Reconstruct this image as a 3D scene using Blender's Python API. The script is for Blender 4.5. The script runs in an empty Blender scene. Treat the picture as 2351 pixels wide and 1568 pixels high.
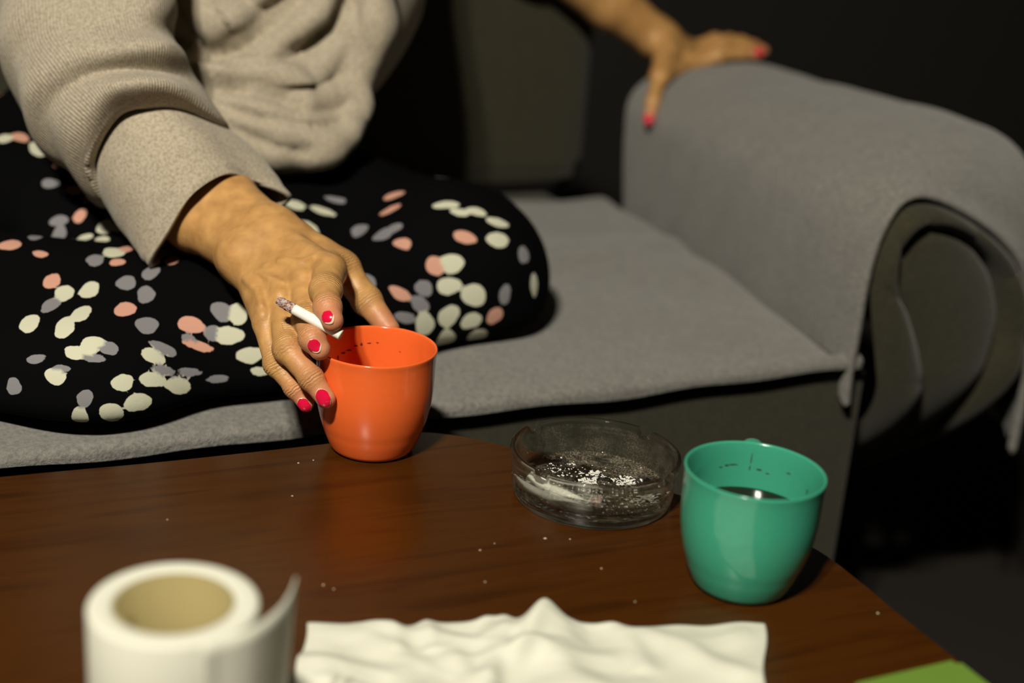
import bpy, bmesh, math, random
import numpy as np
from mathutils import Matrix, Vector
random.seed(4); RNG = np.random.default_rng(7)
scene = bpy.context.scene
COL = scene.collection
V = lambda *a: np.array(a, dtype=float)

# ------------------------------------------------------------------ camera
TZ = 0.45                                   # table top above the floor
ZS = TZ - 0.02                              # sofa seat above the floor
PITCH, ROLL, CAMH = 0.33963, 0.07915, TZ + 0.44541
FPX = 50 / 36 * 2351
C0 = V(0, 0, CAMH)
FW = V(0, math.cos(PITCH), -math.sin(PITCH))
_r0 = V(1, 0, 0); _u0 = np.cross(_r0, FW)
RT = math.cos(ROLL) * _r0 + math.sin(ROLL) * _u0
UP = -math.sin(ROLL) * _r0 + math.cos(ROLL) * _u0
cam = bpy.data.cameras.new('camera'); camo = bpy.data.objects.new('camera', cam); COL.objects.link(camo)
M = Matrix.Identity(4)
for i in range(3):
    M[i][0], M[i][1], M[i][2], M[i][3] = RT[i], UP[i], -FW[i], C0[i]
camo.matrix_world = M
cam.sensor_width = 36; cam.lens = 50; cam.clip_start = 0.01
cam.dof.use_dof = True; cam.dof.focus_distance = 1.04; cam.dof.aperture_fstop = 2.8
scene.camera = camo

def at(px, py, d):
    """point seen at photo pixel (px, py) at distance d along the view axis"""
    return C0 + d * (FW + RT * (px - 1175.5) / FPX - UP * (py - 784) / FPX)
def proj(P):
    D = np.asarray(P) - C0; z = D @ FW
    return np.stack([1175.5 + FPX * (D @ RT) / z, 784 - FPX * (D @ UP) / z, z], -1)

# ------------------------------------------------------------------ world, lamps, exposure
w = bpy.data.worlds.new('world'); scene.world = w; w.use_nodes = True
w.node_tree.nodes['Background'].inputs[0].default_value = (0, 0, 0, 1)
w.node_tree.nodes['Background'].inputs[1].default_value = 0.0
def bulb(name, loc, power, radius, col):
    l = bpy.data.lights.new(name, 'POINT'); l.energy = power; l.shadow_soft_size = radius; l.color = col
    l.cycles.is_caustics_light = True
    o = bpy.data.objects.new(name, l); COL.objects.link(o); o.location = loc
    return o
# the room's twin-bulb ceiling lamp, above and behind the camera (its two bulbs glint in the ashtray and on the mug rims)
bulb('ceiling_lamp_a_offscreen', (-0.52, -0.55, TZ + 1.85), 225, 0.05, (1.0, 0.93, 0.78))
bulb('ceiling_lamp_b_offscreen', (-0.38, -0.58, TZ + 1.85), 225, 0.05, (1.0, 0.93, 0.78))
vs = scene.view_settings
scene.display_settings.display_device = 'sRGB'
vs.view_transform = 'Standard'; vs.look = 'None'; vs.gamma = 1.0; vs.use_curve_mapping = False
vs.exposure = -0.38

# ------------------------------------------------------------------ helpers: objects
def tag(o, label=None, cat=None, group=None, kind=None):
    if label: o['label'] = label
    if cat: o['category'] = cat
    if group: o['group'] = group
    if kind: o['kind'] = kind
    return o
def empty(name, loc, label=None, cat=None, group=None):
    o = bpy.data.objects.new(name, None); COL.objects.link(o); o.location = loc
    o.empty_display_size = 0.02
    return tag(o, label, cat, group)
def link(name, me, mat=None, parent=None, smooth=True):
    o = bpy.data.objects.new(name, me); COL.objects.link(o)
    if mat: me.materials.append(mat)
    if smooth: me.polygons.foreach_set('use_smooth', np.ones(len(me.polygons), dtype=bool))
    if parent is not None:
        bpy.context.view_layer.update()
        o.parent = parent; o.matrix_parent_inverse = parent.matrix_world.inverted()
    return o
def mesh_np(name, v, f):
    """v (n,3), f (m,3|4) numpy -> mesh"""
    v = np.asarray(v, dtype=np.float32); f = np.asarray(f, dtype=np.int32); k = f.shape[1]
    me = bpy.data.meshes.new(name)
    me.vertices.add(len(v)); me.vertices.foreach_set('co', v.ravel())
    me.loops.add(f.size); me.loops.foreach_set('vertex_index', f.ravel())
    me.polygons.add(len(f)); me.polygons.foreach_set('loop_start', np.arange(0, f.size, k, dtype=np.int32))
    me.update(calc_edges=True); me.validate()
    return me
def mesh_py(name, v, f):
    me = bpy.data.meshes.new(name); me.from_pydata([tuple(map(float, p)) for p in v], [], f); me.update(); return me
def fix_normals(me):
    bm = bmesh.new(); bm.from_mesh(me); bmesh.ops.recalc_face_normals(bm, faces=bm.faces); bm.to_mesh(me); bm.free()
def grid(name, P, closed_u=False, closed_v=False, uv=True):
    """P (nu, nv, 3)"""
    nu, nv = P.shape[:2]
    iu = np.arange(nu if closed_u else nu - 1); iv = np.arange(nv if closed_v else nv - 1)
    A, B = np.meshgrid(iu, iv, indexing='ij'); A2 = (A + 1) % nu; B2 = (B + 1) % nv
    f = np.stack([A * nv + B, A2 * nv + B, A2 * nv + B2, A * nv + B2], -1).reshape(-1, 4)
    me = mesh_np(name, P.reshape(-1, 3), f)
    if uv:
        u = np.stack([A, A + 1, A + 1, A], -1).reshape(-1, 4) / max(1, (nu if closed_u else nu - 1))
        vv = np.stack([B, B, B + 1, B + 1], -1).reshape(-1, 4) / max(1, (nv if closed_v else nv - 1))
        l = me.uv_layers.new(name='uv'); l.data.foreach_set('uv', np.stack([u, vv], -1).astype(np.float32).ravel())
    return me
def lathe(name, prof, n=96, center=(0, 0, 0)):
    prof = np.array(prof, float); t = np.linspace(0, 2 * np.pi, n, endpoint=False)
    P = np.stack([np.outer(np.cos(t), prof[:, 0]), np.outer(np.sin(t), prof[:, 0]), np.tile(prof[:, 1], (n, 1))], -1) + np.array(center)
    me = grid(name, P, closed_u=True)
    bm = bmesh.new(); bm.from_mesh(me); bmesh.ops.remove_doubles(bm, verts=bm.verts, dist=1e-6)
    bmesh.ops.recalc_face_normals(bm, faces=bm.faces); bm.to_mesh(me); bm.free()
    return me
def catmull(P, n, closed=False):
    P = np.asarray(P, float); m = len(P)
    if closed: t = np.arange(n) * m / n
    else: t = np.linspace(0, m - 1, n)
    i = np.floor(t).astype(int)
    if not closed: i = np.minimum(i, m - 2)
    s = (t - i).reshape((-1,) + (1,) * (P.ndim - 1))
    g = (lambda k: P[k % m]) if closed else (lambda k: P[np.clip(k, 0, m - 1)])
    a, b, c, d = g(i - 1), g(i), g(i + 1), g(i + 2)
    return 0.5 * (2 * b + (c - a) * s + (2 * a - 5 * b + 4 * c - d) * s ** 2 + (3 * b - a - 3 * c + d) * s ** 3)
def box(name, lo, hi, mat, parent=None, bevel=0.003, rot=None, loc=(0, 0, 0)):
    bm = bmesh.new(); bmesh.ops.create_cube(bm, size=1)
    for v in bm.verts:
        v.co = Vector([lo[i] + (v.co[i] + .5) * (hi[i] - lo[i]) for i in range(3)])
    if bevel: bmesh.ops.bevel(bm, geom=bm.edges[:], offset=bevel, segments=3, affect='EDGES', profile=.5)
    if rot is not None: bmesh.ops.rotate(bm, verts=bm.verts, cent=(0, 0, 0), matrix=Matrix.Rotation(rot, 3, 'Z'))
    bmesh.ops.translate(bm, verts=bm.verts, vec=loc)
    me = bpy.data.meshes.new(name); bm.to_mesh(me); bm.free()
    return link(name, me, mat, parent, smooth=False)
def solidify(o, t, off=-1):
    m = o.modifiers.new('thickness', 'SOLIDIFY'); m.thickness = t; m.offset = off; return o
def subsurf(o, n=1):
    m = o.modifiers.new('smooth', 'SUBSURF'); m.levels = n; m.render_levels = n; return o

# ------------------------------------------------------------------ helpers: materials
class Mat:
    def __init__(s, name, col=(.5, .5, .5), rough=.5, **kw):
        s.m = bpy.data.materials.new(name); s.m.use_nodes = True; s.t = s.m.node_tree
        s.b = s.t.nodes['Principled BSDF']
        s.b.inputs['Base Color'].default_value = (*col, 1); s.b.inputs['Roughness'].default_value = rough
        for k, v in kw.items(): s.b.inputs[k.replace('_', ' ')].default_value = v
    def n(s, typ, **kw):
        nd = s.t.nodes.new(typ)
        for k, v in kw.items():
            if hasattr(nd, k) and k not in ('Scale',): setattr(nd, k, v)
            else: nd.inputs[k].default_value = v
        return nd
    def l(s, a, b): s.t.links.new(a, b)
    def coord(s, kind='Object', scale=(1, 1, 1), rot=(0, 0, 0)):
        c = s.n('ShaderNodeTexCoord'); mp = s.n('ShaderNodeMapping')
        mp.inputs['Scale'].default_value = scale; mp.inputs['Rotation'].default_value = rot
        s.l(c.outputs[kind], mp.inputs[0]); return mp.outputs[0]
    def noise(s, co, scale, detail=3, rough=.5, dist=0):
        n = s.n('ShaderNodeTexNoise'); n.inputs['Scale'].default_value = scale; n.inputs['Detail'].default_value = detail
        n.inputs['Roughness'].default_value = rough; n.inputs['Distortion'].default_value = dist
        s.l(co, n.inputs['Vector']); return n.outputs['Fac']
    def ramp(s, fac, stops):
        r = s.n('ShaderNodeValToRGB'); e = r.color_ramp.elements
        while len(e) < len(stops): e.new(.5)
        for x, (p, c) in zip(e, stops): x.position = p; x.color = (*c, 1) if len(c) == 3 else c
        s.l(fac, r.inputs[0]); return r.outputs[0]
    def mix(s, fac, a, b):
        m = s.n('ShaderNodeMix'); m.data_type = 'RGBA'
        for i, x in ((0, fac), (6, a), (7, b)):
            if hasattr(x, 'is_linked'): s.l(x, m.inputs[i])
            elif i == 0: m.inputs[0].default_value = x
            else: m.inputs[i].default_value = (*x, 1)
        return m.outputs[2]
    def math(s, op, a, b=0.0, clamp=False):
        m = s.n('ShaderNodeMath'); m.operation = op; m.use_clamp = clamp
        for i, x in ((0, a), (1, b)):
            if hasattr(x, 'is_linked'): s.l(x, m.inputs[i])
            else: m.inputs[i].default_value = x
        return m.outputs[0]
    def attr(s, name, out='Fac'):
        a = s.n('ShaderNodeAttribute'); a.attribute_name = name; return a.outputs[out]
    def base(s, c): s.l(c, s.b.inputs['Base Color']); return s
    def roughness(s, c): s.l(c, s.b.inputs['Roughness']); return s
    def bump(s, h, strength=.3, dist=.002, prev=None):
        b = s.n('ShaderNodeBump'); b.inputs['Strength'].default_value = strength; b.inputs['Distance'].default_value = dist
        s.l(h, b.inputs['Height'])
        if prev is not None: s.l(prev, b.inputs['Normal'])
        s.l(b.outputs[0], s.b.inputs['Normal']); return b.outputs[0]

GRAIN = math.radians(25)
def m_wood():
    m = Mat('cherry_stained_wood', (.1, .03, .008), .32)
    co = m.coord('Object', (1, 1, 1), (0, 0, -GRAIN))
    st = m.n('ShaderNodeMapping'); st.inputs['Scale'].default_value = (1.4, 16, 4); m.l(co, st.inputs[0])
    n1 = m.noise(st.outputs[0], 4, 5, .6, .6)
    st2 = m.n('ShaderNodeMapping'); st2.inputs['Scale'].default_value = (6, 190, 20); m.l(co, st2.inputs[0])
    n2 = m.noise(st2.outputs[0], 4, 2, .5)
    c1 = m.ramp(n1, [(.3, (.030, .0080, .0007)), (.52, (.056, .0172, .0012)), (.75, (.041, .0112, .0009))])
    c = m.mix(m.math('MULTIPLY', n2, .35), c1, (.024, .006, .0012))
    # pale scratches and scuffs
    sc = m.n('ShaderNodeMapping'); sc.inputs['Scale'].default_value = (26, 70, 1); sc.inputs['Rotation'].default_value = (0, 0, .5); m.l(co, sc.inputs[0])
    n3 = m.noise(sc.outputs[0], 1.3, 2, .5)
    k = m.ramp(n3, [(.80, (0, 0, 0)), (.84, (.5, .5, .5))])
    m.base(m.mix(k, c, (.16, .08, .025)))
    m.roughness(m.math('ADD', m.math('MULTIPLY', n1, .14), .24))
    m.b.inputs['Coat Weight'].default_value = .12; m.b.inputs['Coat Roughness'].default_value = .22; m.b.inputs['Specular IOR Level'].default_value = .38
    m.bump(n2, .06, .0006)
    return m.m
def m_glaze(name, col, stain):
    m = Mat(name, col, .16)
    co = m.coord('Object'); n = m.noise(co, 260, 2)
    m.base(m.mix(m.math('MULTIPLY', n, .16), col, tuple(x * .55 for x in col)))
    m.b.inputs['Coat Weight'].default_value = .35; m.b.inputs['Coat Roughness'].default_value = .08
    m.bump(m.noise(co, 40, 2), .02, .001)
    return m.m
def m_fuzz(name, col, dark, scale=160, bump=.5, weave=(1, 1, 1), rough=.95, sheen=.25):
    m = Mat(name, col, rough); co = m.coord('Object', weave)
    n = m.noise(co, scale, 4, .65); big = m.ramp(m.noise(m.coord('Object', (1, 1, .35)), 55, 4, .6), [(.3, (0, 0, 0)), (.7, (1, 1, 1))])
    c = m.ramp(n, [(.3, dark), (.62, col)])
    m.base(m.mix(m.math('MULTIPLY', big, .35), c, dark))
    m.b.inputs['Sheen Weight'].default_value = sheen; m.b.inputs['Specular IOR Level'].default_value = .1
    m.bump(n, bump, .003); return m.m
def m_plain(name, col, rough=.6, **kw):
    m = Mat(name, col, rough, **kw); co = m.coord('Object'); n = m.noise(co, 30, 3)
    m.base(m.mix(m.math('MULTIPLY', n, .25), col, tuple(x * .6 for x in col))); return m.m

# ------------------------------------------------------------------ the room
A28 = math.radians(28)
E1 = V(math.cos(A28), math.sin(A28), 0); E2 = V(-math.sin(A28), math.cos(A28), 0)
FC = V(.3387, 1.3378, ZS)                                      # seat front corner beside the arm
def sofa_pt(s, t, z): return FC + E1 * s + E2 * t + V(0, 0, z)   # z above the seat
M_FLOOR = m_plain('dark_floor', (.015, .012, .010), .7)
M_WALL = m_plain('dark_wall_paint', (.015, .013, .011), .95)
tag(box('floor', (-3, -1.5, -.05), (3.5, 4.5, 0), M_FLOOR, bevel=0), kind='structure')
tag(box('wall_back', (-3.4, 2.1, 0), (3.4, 2.2, 2.6), M_WALL, bevel=0, rot=A28, loc=tuple(FC * V(1, 1, 0))), kind='structure')

# ------------------------------------------------------------------ sofa
M_OLIVE = m_fuzz('olive_velour', (.042, .039, .024), (.027, .025, .015), 220, .25, sheen=.15)
M_DARKUPH = m_fuzz('dark_brown_velour', (.005, .0042, .003), (.003, .0026, .002), 220, .25, sheen=.05)
M_THROW = m_fuzz('grey_chenille_throw', (.225, .217, .198), (.118, .114, .106), 260, .7, sheen=.2)
sofa = empty('sofa', tuple(sofa_pt(-.7, .3, -ZS)), 'dark olive velour sofa with scroll arm behind the coffee table', 'sofa')
def sofa_box(name, lo, hi, mat, bev):
    return box(name, lo, hi, mat, sofa, bev, A28, tuple(FC))
sofa_box('base', (-1.75, .008, -.36), (.03, .95, -.014), M_OLIVE, .006)
sofa_box('seat_cushion', (-1.72, .02, -.014), (.02, .70, -.002), M_OLIVE, .004)
sofa_box('backrest', (-1.75, .705, -.012), (.10, .98, .40), M_OLIVE, .05)
for s in (-1.68, .05):
    sofa_box('foot', (s, .06, -ZS), (s + .06, .12, -.35), M_DARKUPH, .004)

# scroll arm: cross sections (outward s, height z) morph from the front face to the back
ARM_DIR = V(math.cos(math.radians(109)), math.sin(math.radians(109)), 0)
ARM_LEN = .615
FRONT = [(-.004, -.045), (-.006, -.01), (-.006, .03), (-.006, .065), (-.003, .104), (.004, .135), (.018, .160), (.040, .1705), (.073, .167),
         (.117, .151), (.164, .126), (.206, .092), (.232, .05), (.245, 0), (.25, -.06), (.25, -.13)]
BACK = [(.0, -.02), (-.003, .005), (-.008, .05), (-.012, .10), (-.012, .14), (.004, .165), (.035, .182), (.085, .193), (.135, .199),
        (.18, .198), (.225, .186), (.262, .155), (.28, .11), (.285, .05), (.285, -.03), (.285, -.10)]
MID = [(.0, -.02), (-.004, .005), (-.008, .05), (-.010, .10), (-.006, .14), (.010, .166), (.040, .188), (.085, .204), (.135, .212),
       (.185, .214), (.232, .205), (.270, .178), (.29, .12), (.292, .05), (.285, -.03), (.285, -.10)]
def arm_grid(nt, ns, inset=0.0, t0=0.0, t1=1.0, wob=0.0):
    F = catmull(FRONT, ns); B = catmull(BACK, ns); Mi = catmull(MID, ns); P = np.zeros((nt, ns, 3))
    for i, t in enumerate(np.linspace(t0, t1, nt)):
        k = min(1, max(0, t) / .20); k = math.sin(k * math.pi / 2) ** .62; g = max(0, t - .26) / .74
        Q = F * (1 - k) + (Mi * (1 - g) + B * g) * k
        tg = np.gradient(Q, axis=0); nr = np.stack([tg[:, 1], -tg[:, 0]], -1); nr /= np.linalg.norm(nr, axis=1)[:, None] + 1e-9
        ph = np.linspace(0, 1, ns)
        off = wob * (np.sin(9 * t + 7 * ph) * .5 + np.sin(23 * t - 11 * ph + 1) * .35 + np.sin(41 * t + 30 * ph) * .2)
        Q = Q + nr * (inset - off[:, None])
        P[i] = FC + Q[:, :1] * E1 + ARM_DIR * (t * ARM_LEN) + Q[:, 1:2] * V(0, 0, 1)
    return P
cover = link('arm_throw', grid('arm_throw', arm_grid(90, 110, 0, -.012, 1.0, .0022)), M_THROW)
solidify(cover, .006, 1)
tag(cover, 'grey chenille throw draped over the scroll arm of the sofa', 'throw')
arm_me = grid('arm', arm_grid(30, 60, .010, .02, .99)); link('arm', arm_me, M_OLIVE, sofa)
# front face of the arm: pleated border around a keyhole panel
def face_pt(s, z, out):
    b = max(0, -.02 - z) / .18                                 # lower facing bent back, a shape added so it falls into shade
    return FC + E1 * s - E2 * (out - .16 * b ** 1.6) + V(0, 0, z)
OUT = [(.058, -.20), (.052, -.08), (.030, 0), (.012, .06), (.006, .10), (.011, .132), (.024, .152), (.042, .161), (.073, .158), (.115, .142), (.160, .117), (.199, .085), (.222, .045), (.232, 0), (.23, -.08), (.21, -.20)]
INN = [(.125, -.20), (.112, -.07), (.092, -.012), (.062, .042), (.038, .072), (.031, .098), (.038, .122), (.056, .132), (.087, .131), (.120, .119), (.146, .101), (.170, .076), (.186, .045), (.191, .012), (.182, -.05), (.16, -.20)]
o_, i_ = catmull(OUT, 140), catmull(INN, 140)
rows = []
for k in np.linspace(0, 1, 12):
    q = o_ * (1 - k) + i_ * k
    u = np.linspace(0, 1, 140)
    pl = .0075 * np.abs(np.sin(u * np.pi * 8 + .4)) ** .3
    bul = math.sin(math.pi * k) ** .7 * (.012 + pl) - .012 * (k > .97)
    rows.append(np.array([face_pt(a, b, c) for (a, b), c in zip(q, np.broadcast_to(bul, 140))]))
link('pleated_border', grid('pleated_border', np.array(rows)), M_OLIVE, sofa)
rows = []
for i in range(70):
    L_, R_ = i_[i], i_[139 - i]
    rows.append(np.array([face_pt(*(L_ * (1 - k) + R_ * k), -.006 + .016 * max(0, math.sin(k * math.pi)) ** .45 * min(1, (69 - i) / 14 + .02) ** .5) for k in np.linspace(0, 1, 24)]))
link('arm_panel', grid('arm_panel', np.array(rows)), M_OLIVE, sofa)

# throw over the seat
def seat_grid(ns, nt):
    P = np.zeros((ns, nt, 3))
    for i, q in enumerate(np.linspace(0, 1, ns)):
        s = -1.6 + 1.612 * q
        hem = -.006 - .0015 * math.sin(s * 17) - .0015 * math.sin(s * 41)
        for j, u in enumerate(np.linspace(0, 1, nt)):
            if u < .06: t, z = -.006 , hem + (0 - hem) * (u / .06) * .8
            elif u < .12:
                a = (u - .06) / .06 * math.pi / 2; r = .012
                t, z = -.006 + r * (1 - math.cos(a)), hem * .2 * (1 - math.sin(a)) - .0 + r * math.sin(a) * .6
            else:
                k = (u - .12) / .88; t = .006 + k * .62
                z = .0072 + .010 * math.sin(math.pi * min(1, k * 1.05)) * (1 - .2 * math.cos(s * 6))
                z += .0050 * math.exp(-((t - .36 - .10 * (s + .4)) / .022) ** 2) + .0040 * math.exp(-((t - .29 - .22 * (s + .4)) / .02) ** 2)
                z += .0016 * math.sin(s * 19 + t * 31) + .0012 * math.sin(s * 43 - t * 17)
            sm = .010 + max(0, t) * .158; ss = -1.6 + (sm + 1.6) * q               # the edge follows the arm
            if u >= .12: z -= .034 * math.exp(-((ss - sm) / .020) ** 2)
            P[i, j] = sofa_pt(ss, t, z)
    return P
sc_ = link('seat_throw', grid('seat_throw', seat_grid(260, 110)), M_THROW)
solidify(sc_, .005, -1)
tag(sc_, 'grey chenille throw spread flat over the sofa seat', 'throw')

# ------------------------------------------------------------------ coffee table
M_WOOD = m_wood()
M_LEG = m_plain('dark_table_leg_wood', (.05, .016, .006), .4)
table = empty('coffee_table', (-.2, .55, 0), 'glossy reddish brown wooden coffee table with rounded corner', 'table')
d25 = V(math.cos(GRAIN), math.sin(GRAIN)); n25 = V(math.sin(GRAIN), -math.cos(GRAIN))
bk = [V(-.349, .8956) - d25 * .62, V(-.349, .8956) - d25 * .3, V(-.349, .8956), V(-.2478, .9409), V(-.1383, .9944), V(-.0835, 1.0255), V(-.066, 1.032), V(-.0477, 1.0325), V(-.0199, 1.0275),
      V(.0045, 1.0175), V(.072, .990), V(.1354, .9525), V(.185, .918), V(.2216, .8841), V(.2459, .8374), V(.2589, .8062), V(.2837, .7533), V(.2837, .7533) + n25 * .18, V(.2837, .7533) + n25 * .36]
ol = list(catmull(bk, 150)) + [V(.2837, .7533) + n25 * .40 - d25 * .03, bk[0] + n25 * .72, bk[0] + n25 * .70 - d25 * .03, bk[0] + n25 * .05 - d25 * .03]
bm = bmesh.new()
vs_ = [bm.verts.new((p[0], p[1], TZ)) for p in ol]; fc_ = bm.faces.new(vs_)
ex = bmesh.ops.extrude_face_region(bm, geom=[fc_]); bmesh.ops.translate(bm, verts=[g for g in ex['geom'] if isinstance(g, bmesh.types.BMVert)], vec=(0, 0, -.024))
bmesh.ops.recalc_face_normals(bm, faces=bm.faces)
ed = [e for e in bm.edges if abs(e.verts[0].co.z - TZ) < 1e-6 and abs(e.verts[1].co.z - TZ) < 1e-6]
bmesh.ops.bevel(bm, geom=ed, offset=.0025, segments=3, affect='EDGES')
me = bpy.data.meshes.new('tabletop'); bm.to_mesh(me); bm.free(); link('tabletop', me, M_WOOD, table, smooth=False).cycles.is_caustics_receiver = True
def tpt(a, b): p = V(-.349, .8956) + d25 * a + n25 * b; return p
for a, b in ((-.52, .10), (-.46, .62), (.40, .16), (.46, .52)):
    p = tpt(a, b)
    link('leg', lathe('leg', [(0, 0), (.014, 0), (.017, .01), (.020, .2), (.026, TZ - .05), (.026, TZ - .024), (0, TZ - .024)], 24, (p[0], p[1], 0)), M_LEG, table)
ap = tpt(-.04, .36)
box('apron', (-.46, -.24, TZ - .085), (.44, .24, TZ - .024), M_LEG, table, .003, GRAIN, (ap[0], ap[1], 0))

# ------------------------------------------------------------------ mugs
HM = .0816
PRO = [(.0, .0012), (.020, .0012), (.0235, .0), (.0275, .0004), (.0305, .0022), (.0325, .0052), (.0356, .0125), (.0376, .0185), (.0397, .0250), (.0417, .0335), (.0429, .0410), (.0437, .0495), (.0440, .0590), (.0441, .0680), (.0444, .0755), (.0449, .0795),
       (.0450, .0808), (.0447, .0816), (.0440, .0818), (.0432, .0814), (.0427, .0800), (.0420, .0740), (.0411, .0600), (.0400, .0440), (.0375, .0270), (.0335, .0140), (.0270, .0075), (.015, .0050), (0, .0046)]
def prof_dense(p, per=4):
    p = np.array(p); return np.vstack([catmull(p, (len(p) - 1) * per + 1)])
def mug(name, loc, col, label, scale=1.0, handle=None, stains=()):
    root = empty(name, loc, label, 'mug')
    P = prof_dense(PRO); P[0, 0] = P[-1, 0] = 0; P = np.abs(P) * scale
    m = m_glaze(name + '_glaze', col, None)
    link('body', lathe('body', P, 128, loc), m, root)
    if handle is not None:
        a = math.radians(handle); d = V(math.cos(a), math.sin(a), 0); L = V(*loc)
        path = catmull([L + d * .0441 + V(0, 0, .0675), L + d * .052 + V(0, 0, .0735), L + d * .063 + V(0, 0, .0725), L + d * .072 + V(0, 0, .062), L + d * .073 + V(0, 0, .048), L + d * .063 + V(0, 0, .032), L + d * .0412 + V(0, 0, .029)], 40)
        sd = V(-d[1], d[0], 0); ring = []
        for i in range(40):
            tg = path[min(39, i + 1)] - path[max(0, i - 1)]; tg /= np.linalg.norm(tg); nn = np.cross(tg, sd)
            ring.append([path[i] + .0065 * math.cos(t) * sd + .0038 * math.sin(t) * nn for t in np.linspace(0, 2 * math.pi, 16, endpoint=False)])
        link('handle', grid('handle', np.array(ring), closed_v=True), m, root)
    M_ST = m_plain(name + '_coffee_stain', stains[0], .5)
    for (ang, z, w_, h_) in stains[1]:                         # dried coffee specks on the inner wall
        n = 9; vv = [];
        zz = np.array(PRO)[19:, 1]; rr = np.array(PRO)[19:, 0]
        for k in range(n):
            t = 2 * math.pi * k / n; q = 1 + .35 * random.uniform(-1, 1)
            z2 = z + h_ * math.sin(t) * q; a2 = math.radians(ang) + w_ * math.cos(t) * q / .041
            r = np.interp(z2, zz[::-1], rr[::-1]) * scale - .00025
            vv.append((loc[0] + r * math.cos(a2), loc[1] + r * math.sin(a2), loc[2] + z2 * scale))
        link('coffee_stain', mesh_py('coffee_stain', vv, [tuple(range(n))]), M_ST, root, smooth=False)
    return root
ORANGE = (-.1001, .99365, TZ); GREEN = (.15978, .82441, TZ)
mug('orange_mug', ORANGE, (.82, .135, .028), 'glossy orange mug with dark specks inside its rim, gripped by the hand', 1.012, None,
    ((.10, .012, .004), [(112, .068, .0010, .0011), (118, .067, .0020, .0005), (104, .0685, .0014, .0005), (126, .064, .0022, .0007), (133, .0625, .0020, .0008), (95, .069, .0011, .0005), (140, .060, .0006, .0022), (146, .058, .0008, .0014), (20, .066, .0006, .0005), (70, .064, .0005, .0004)]))
gm = mug('green_mug', GREEN, (.042, .30, .188), 'glossy sea green mug half full of black coffee beside the ashtray', 1.0, 83,
    ((.03, .028, .008), [(84, .0705, .0004, .0042), (84.5, .064, .0005, .002), (100, .066, .0028, .0005), (106, .0655, .0016, .0006), (112, .0645, .0014, .0004), (76, .064, .0018, .0005), (68, .0625, .0012, .0004), (22, .062, .0006, .0016), (14, .060, .0010, .0009), (11, .0585, .0006, .0007), (48, .067, .0015, .0004)]))
M_COF = Mat('black_coffee', (.010, .0045, .0015), .04).m
cz = .0505; cr = .04055
cof = link('coffee', lathe('coffee', [(0, .008), (.026, .0085), (.0330, .0150), (.0370, .0275), (cr - .0008, cz - .0005), (cr - .0004, cz), (cr - .002, cz - .0006), (0, cz - .0006)], 96, GREEN), M_COF)
tag(cof, 'black coffee filling the lower half of the green mug', 'coffee')

# ------------------------------------------------------------------ ashtray
def m_glass():
    m = Mat('dusty_pressed_glass', (.93, .95, .90), .015)
    m.b.inputs['Transmission Weight'].default_value = 1; m.b.inputs['IOR'].default_value = 1.5
    out = m.t.nodes['Material Output']
    d = m.n('ShaderNodeBsdfDiffuse'); d.inputs[0].default_value = (.40, .34, .25, 1)
    co = m.coord('Object'); n1 = m.noise(co, 55, 5, .65); n2 = m.noise(co, 900, 2, .6)
    k = m.math('MULTIPLY', m.math('MULTIPLY', m.ramp(n1, [(.42, (0, 0, 0)), (.75, (1, 1, 1))]), m.ramp(n2, [(.45, (.12, .12, .12)), (.62, (1, 1, 1))])), m.math('MULTIPLY', m.attr('dust'), .2))
    tr = m.n('ShaderNodeBsdfTransparent'); tr.inputs[0].default_value = (.95, .97, .93, 1); m0 = m.n('ShaderNodeMixShader'); m0.inputs[0].default_value = .34; m.l(m.b.outputs[0], m0.inputs[1]); m.l(tr.outputs[0], m0.inputs[2])
    mx = m.n('ShaderNodeMixShader'); m.l(k, mx.inputs[0]); m.l(m0.outputs[0], mx.inputs[1]); m.l(d.outputs[0], mx.inputs[2])
    m.l(mx.outputs[0], out.inputs[0])
    return m.m
AT = V(.06649, .94013, TZ)
AH = .0362
ap_ = [(0, .0022), (.036, .0022), (.040, .0012), (.0475, .0012), (.050, .0), (.0545, .0), (.0568, .0014), (.0580, .0045), (.0590, .0100), (.0602, .0200), (.0612, .0290), (.0620, .0335), (.0620, .0352), (.0612, .0361), (.0596, .0362), (.0580, .0356), (.0568, .0335), (.0558, .0280), (.0545, .0180), (.0535, .0130), (.0515, .0105),
       (.0480, .0095), (.0400, .0092), (.0390, .0085), (.0360, .0085), (.0350, .0092), (.0220, .0092), (.0210, .0086), (.018, .0086), (.017, .0092), (0, .0092)]
ap_ = np.abs(catmull(ap_, 121)); ap_[0, 0] = ap_[-1, 0] = 0
me = lathe('ashtray', ap_, 240)
co = np.zeros(len(me.vertices) * 3); me.vertices.foreach_get('co', co); co = co.reshape(-1, 3)
th = np.degrees(np.arctan2(co[:, 1], co[:, 0])); cap = np.full(len(co), 1.0); rad = np.hypot(co[:, 0], co[:, 1])
for a in (140, 50, -130, -36):
    dd = np.abs((th - a + 180) % 360 - 180) * math.pi / 180 * .059
    s = np.clip((dd - .0034) / .0026, 0, 1); s = s * s * (3 - 2 * s)
    cap = np.minimum(cap, AH - .0075 * (1 - s) + .0002)
hi = (rad > .054); co[hi, 2] = np.minimum(co[hi, 2], cap[hi])
dust = ((rad < .0562 + .02 * np.clip(co[:, 2] - .02, 0, 1)) & (co[:, 2] > .006)).astype(np.float32) * np.where(co[:, 2] < .0112, 4.0, 1.0)
co += AT
me.vertices.foreach_set('co', co.ravel()); at_ = me.attributes.new('dust', 'FLOAT', 'POINT'); at_.data.foreach_set('value', dust.astype(np.float32))
me.update()
ashtray = link('ashtray', me, m_glass()); ashtray.cycles.is_caustics_caster = True
tag(ashtray, 'round clear glass ashtray with four notches, dusty with ash', 'ashtray')

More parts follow.
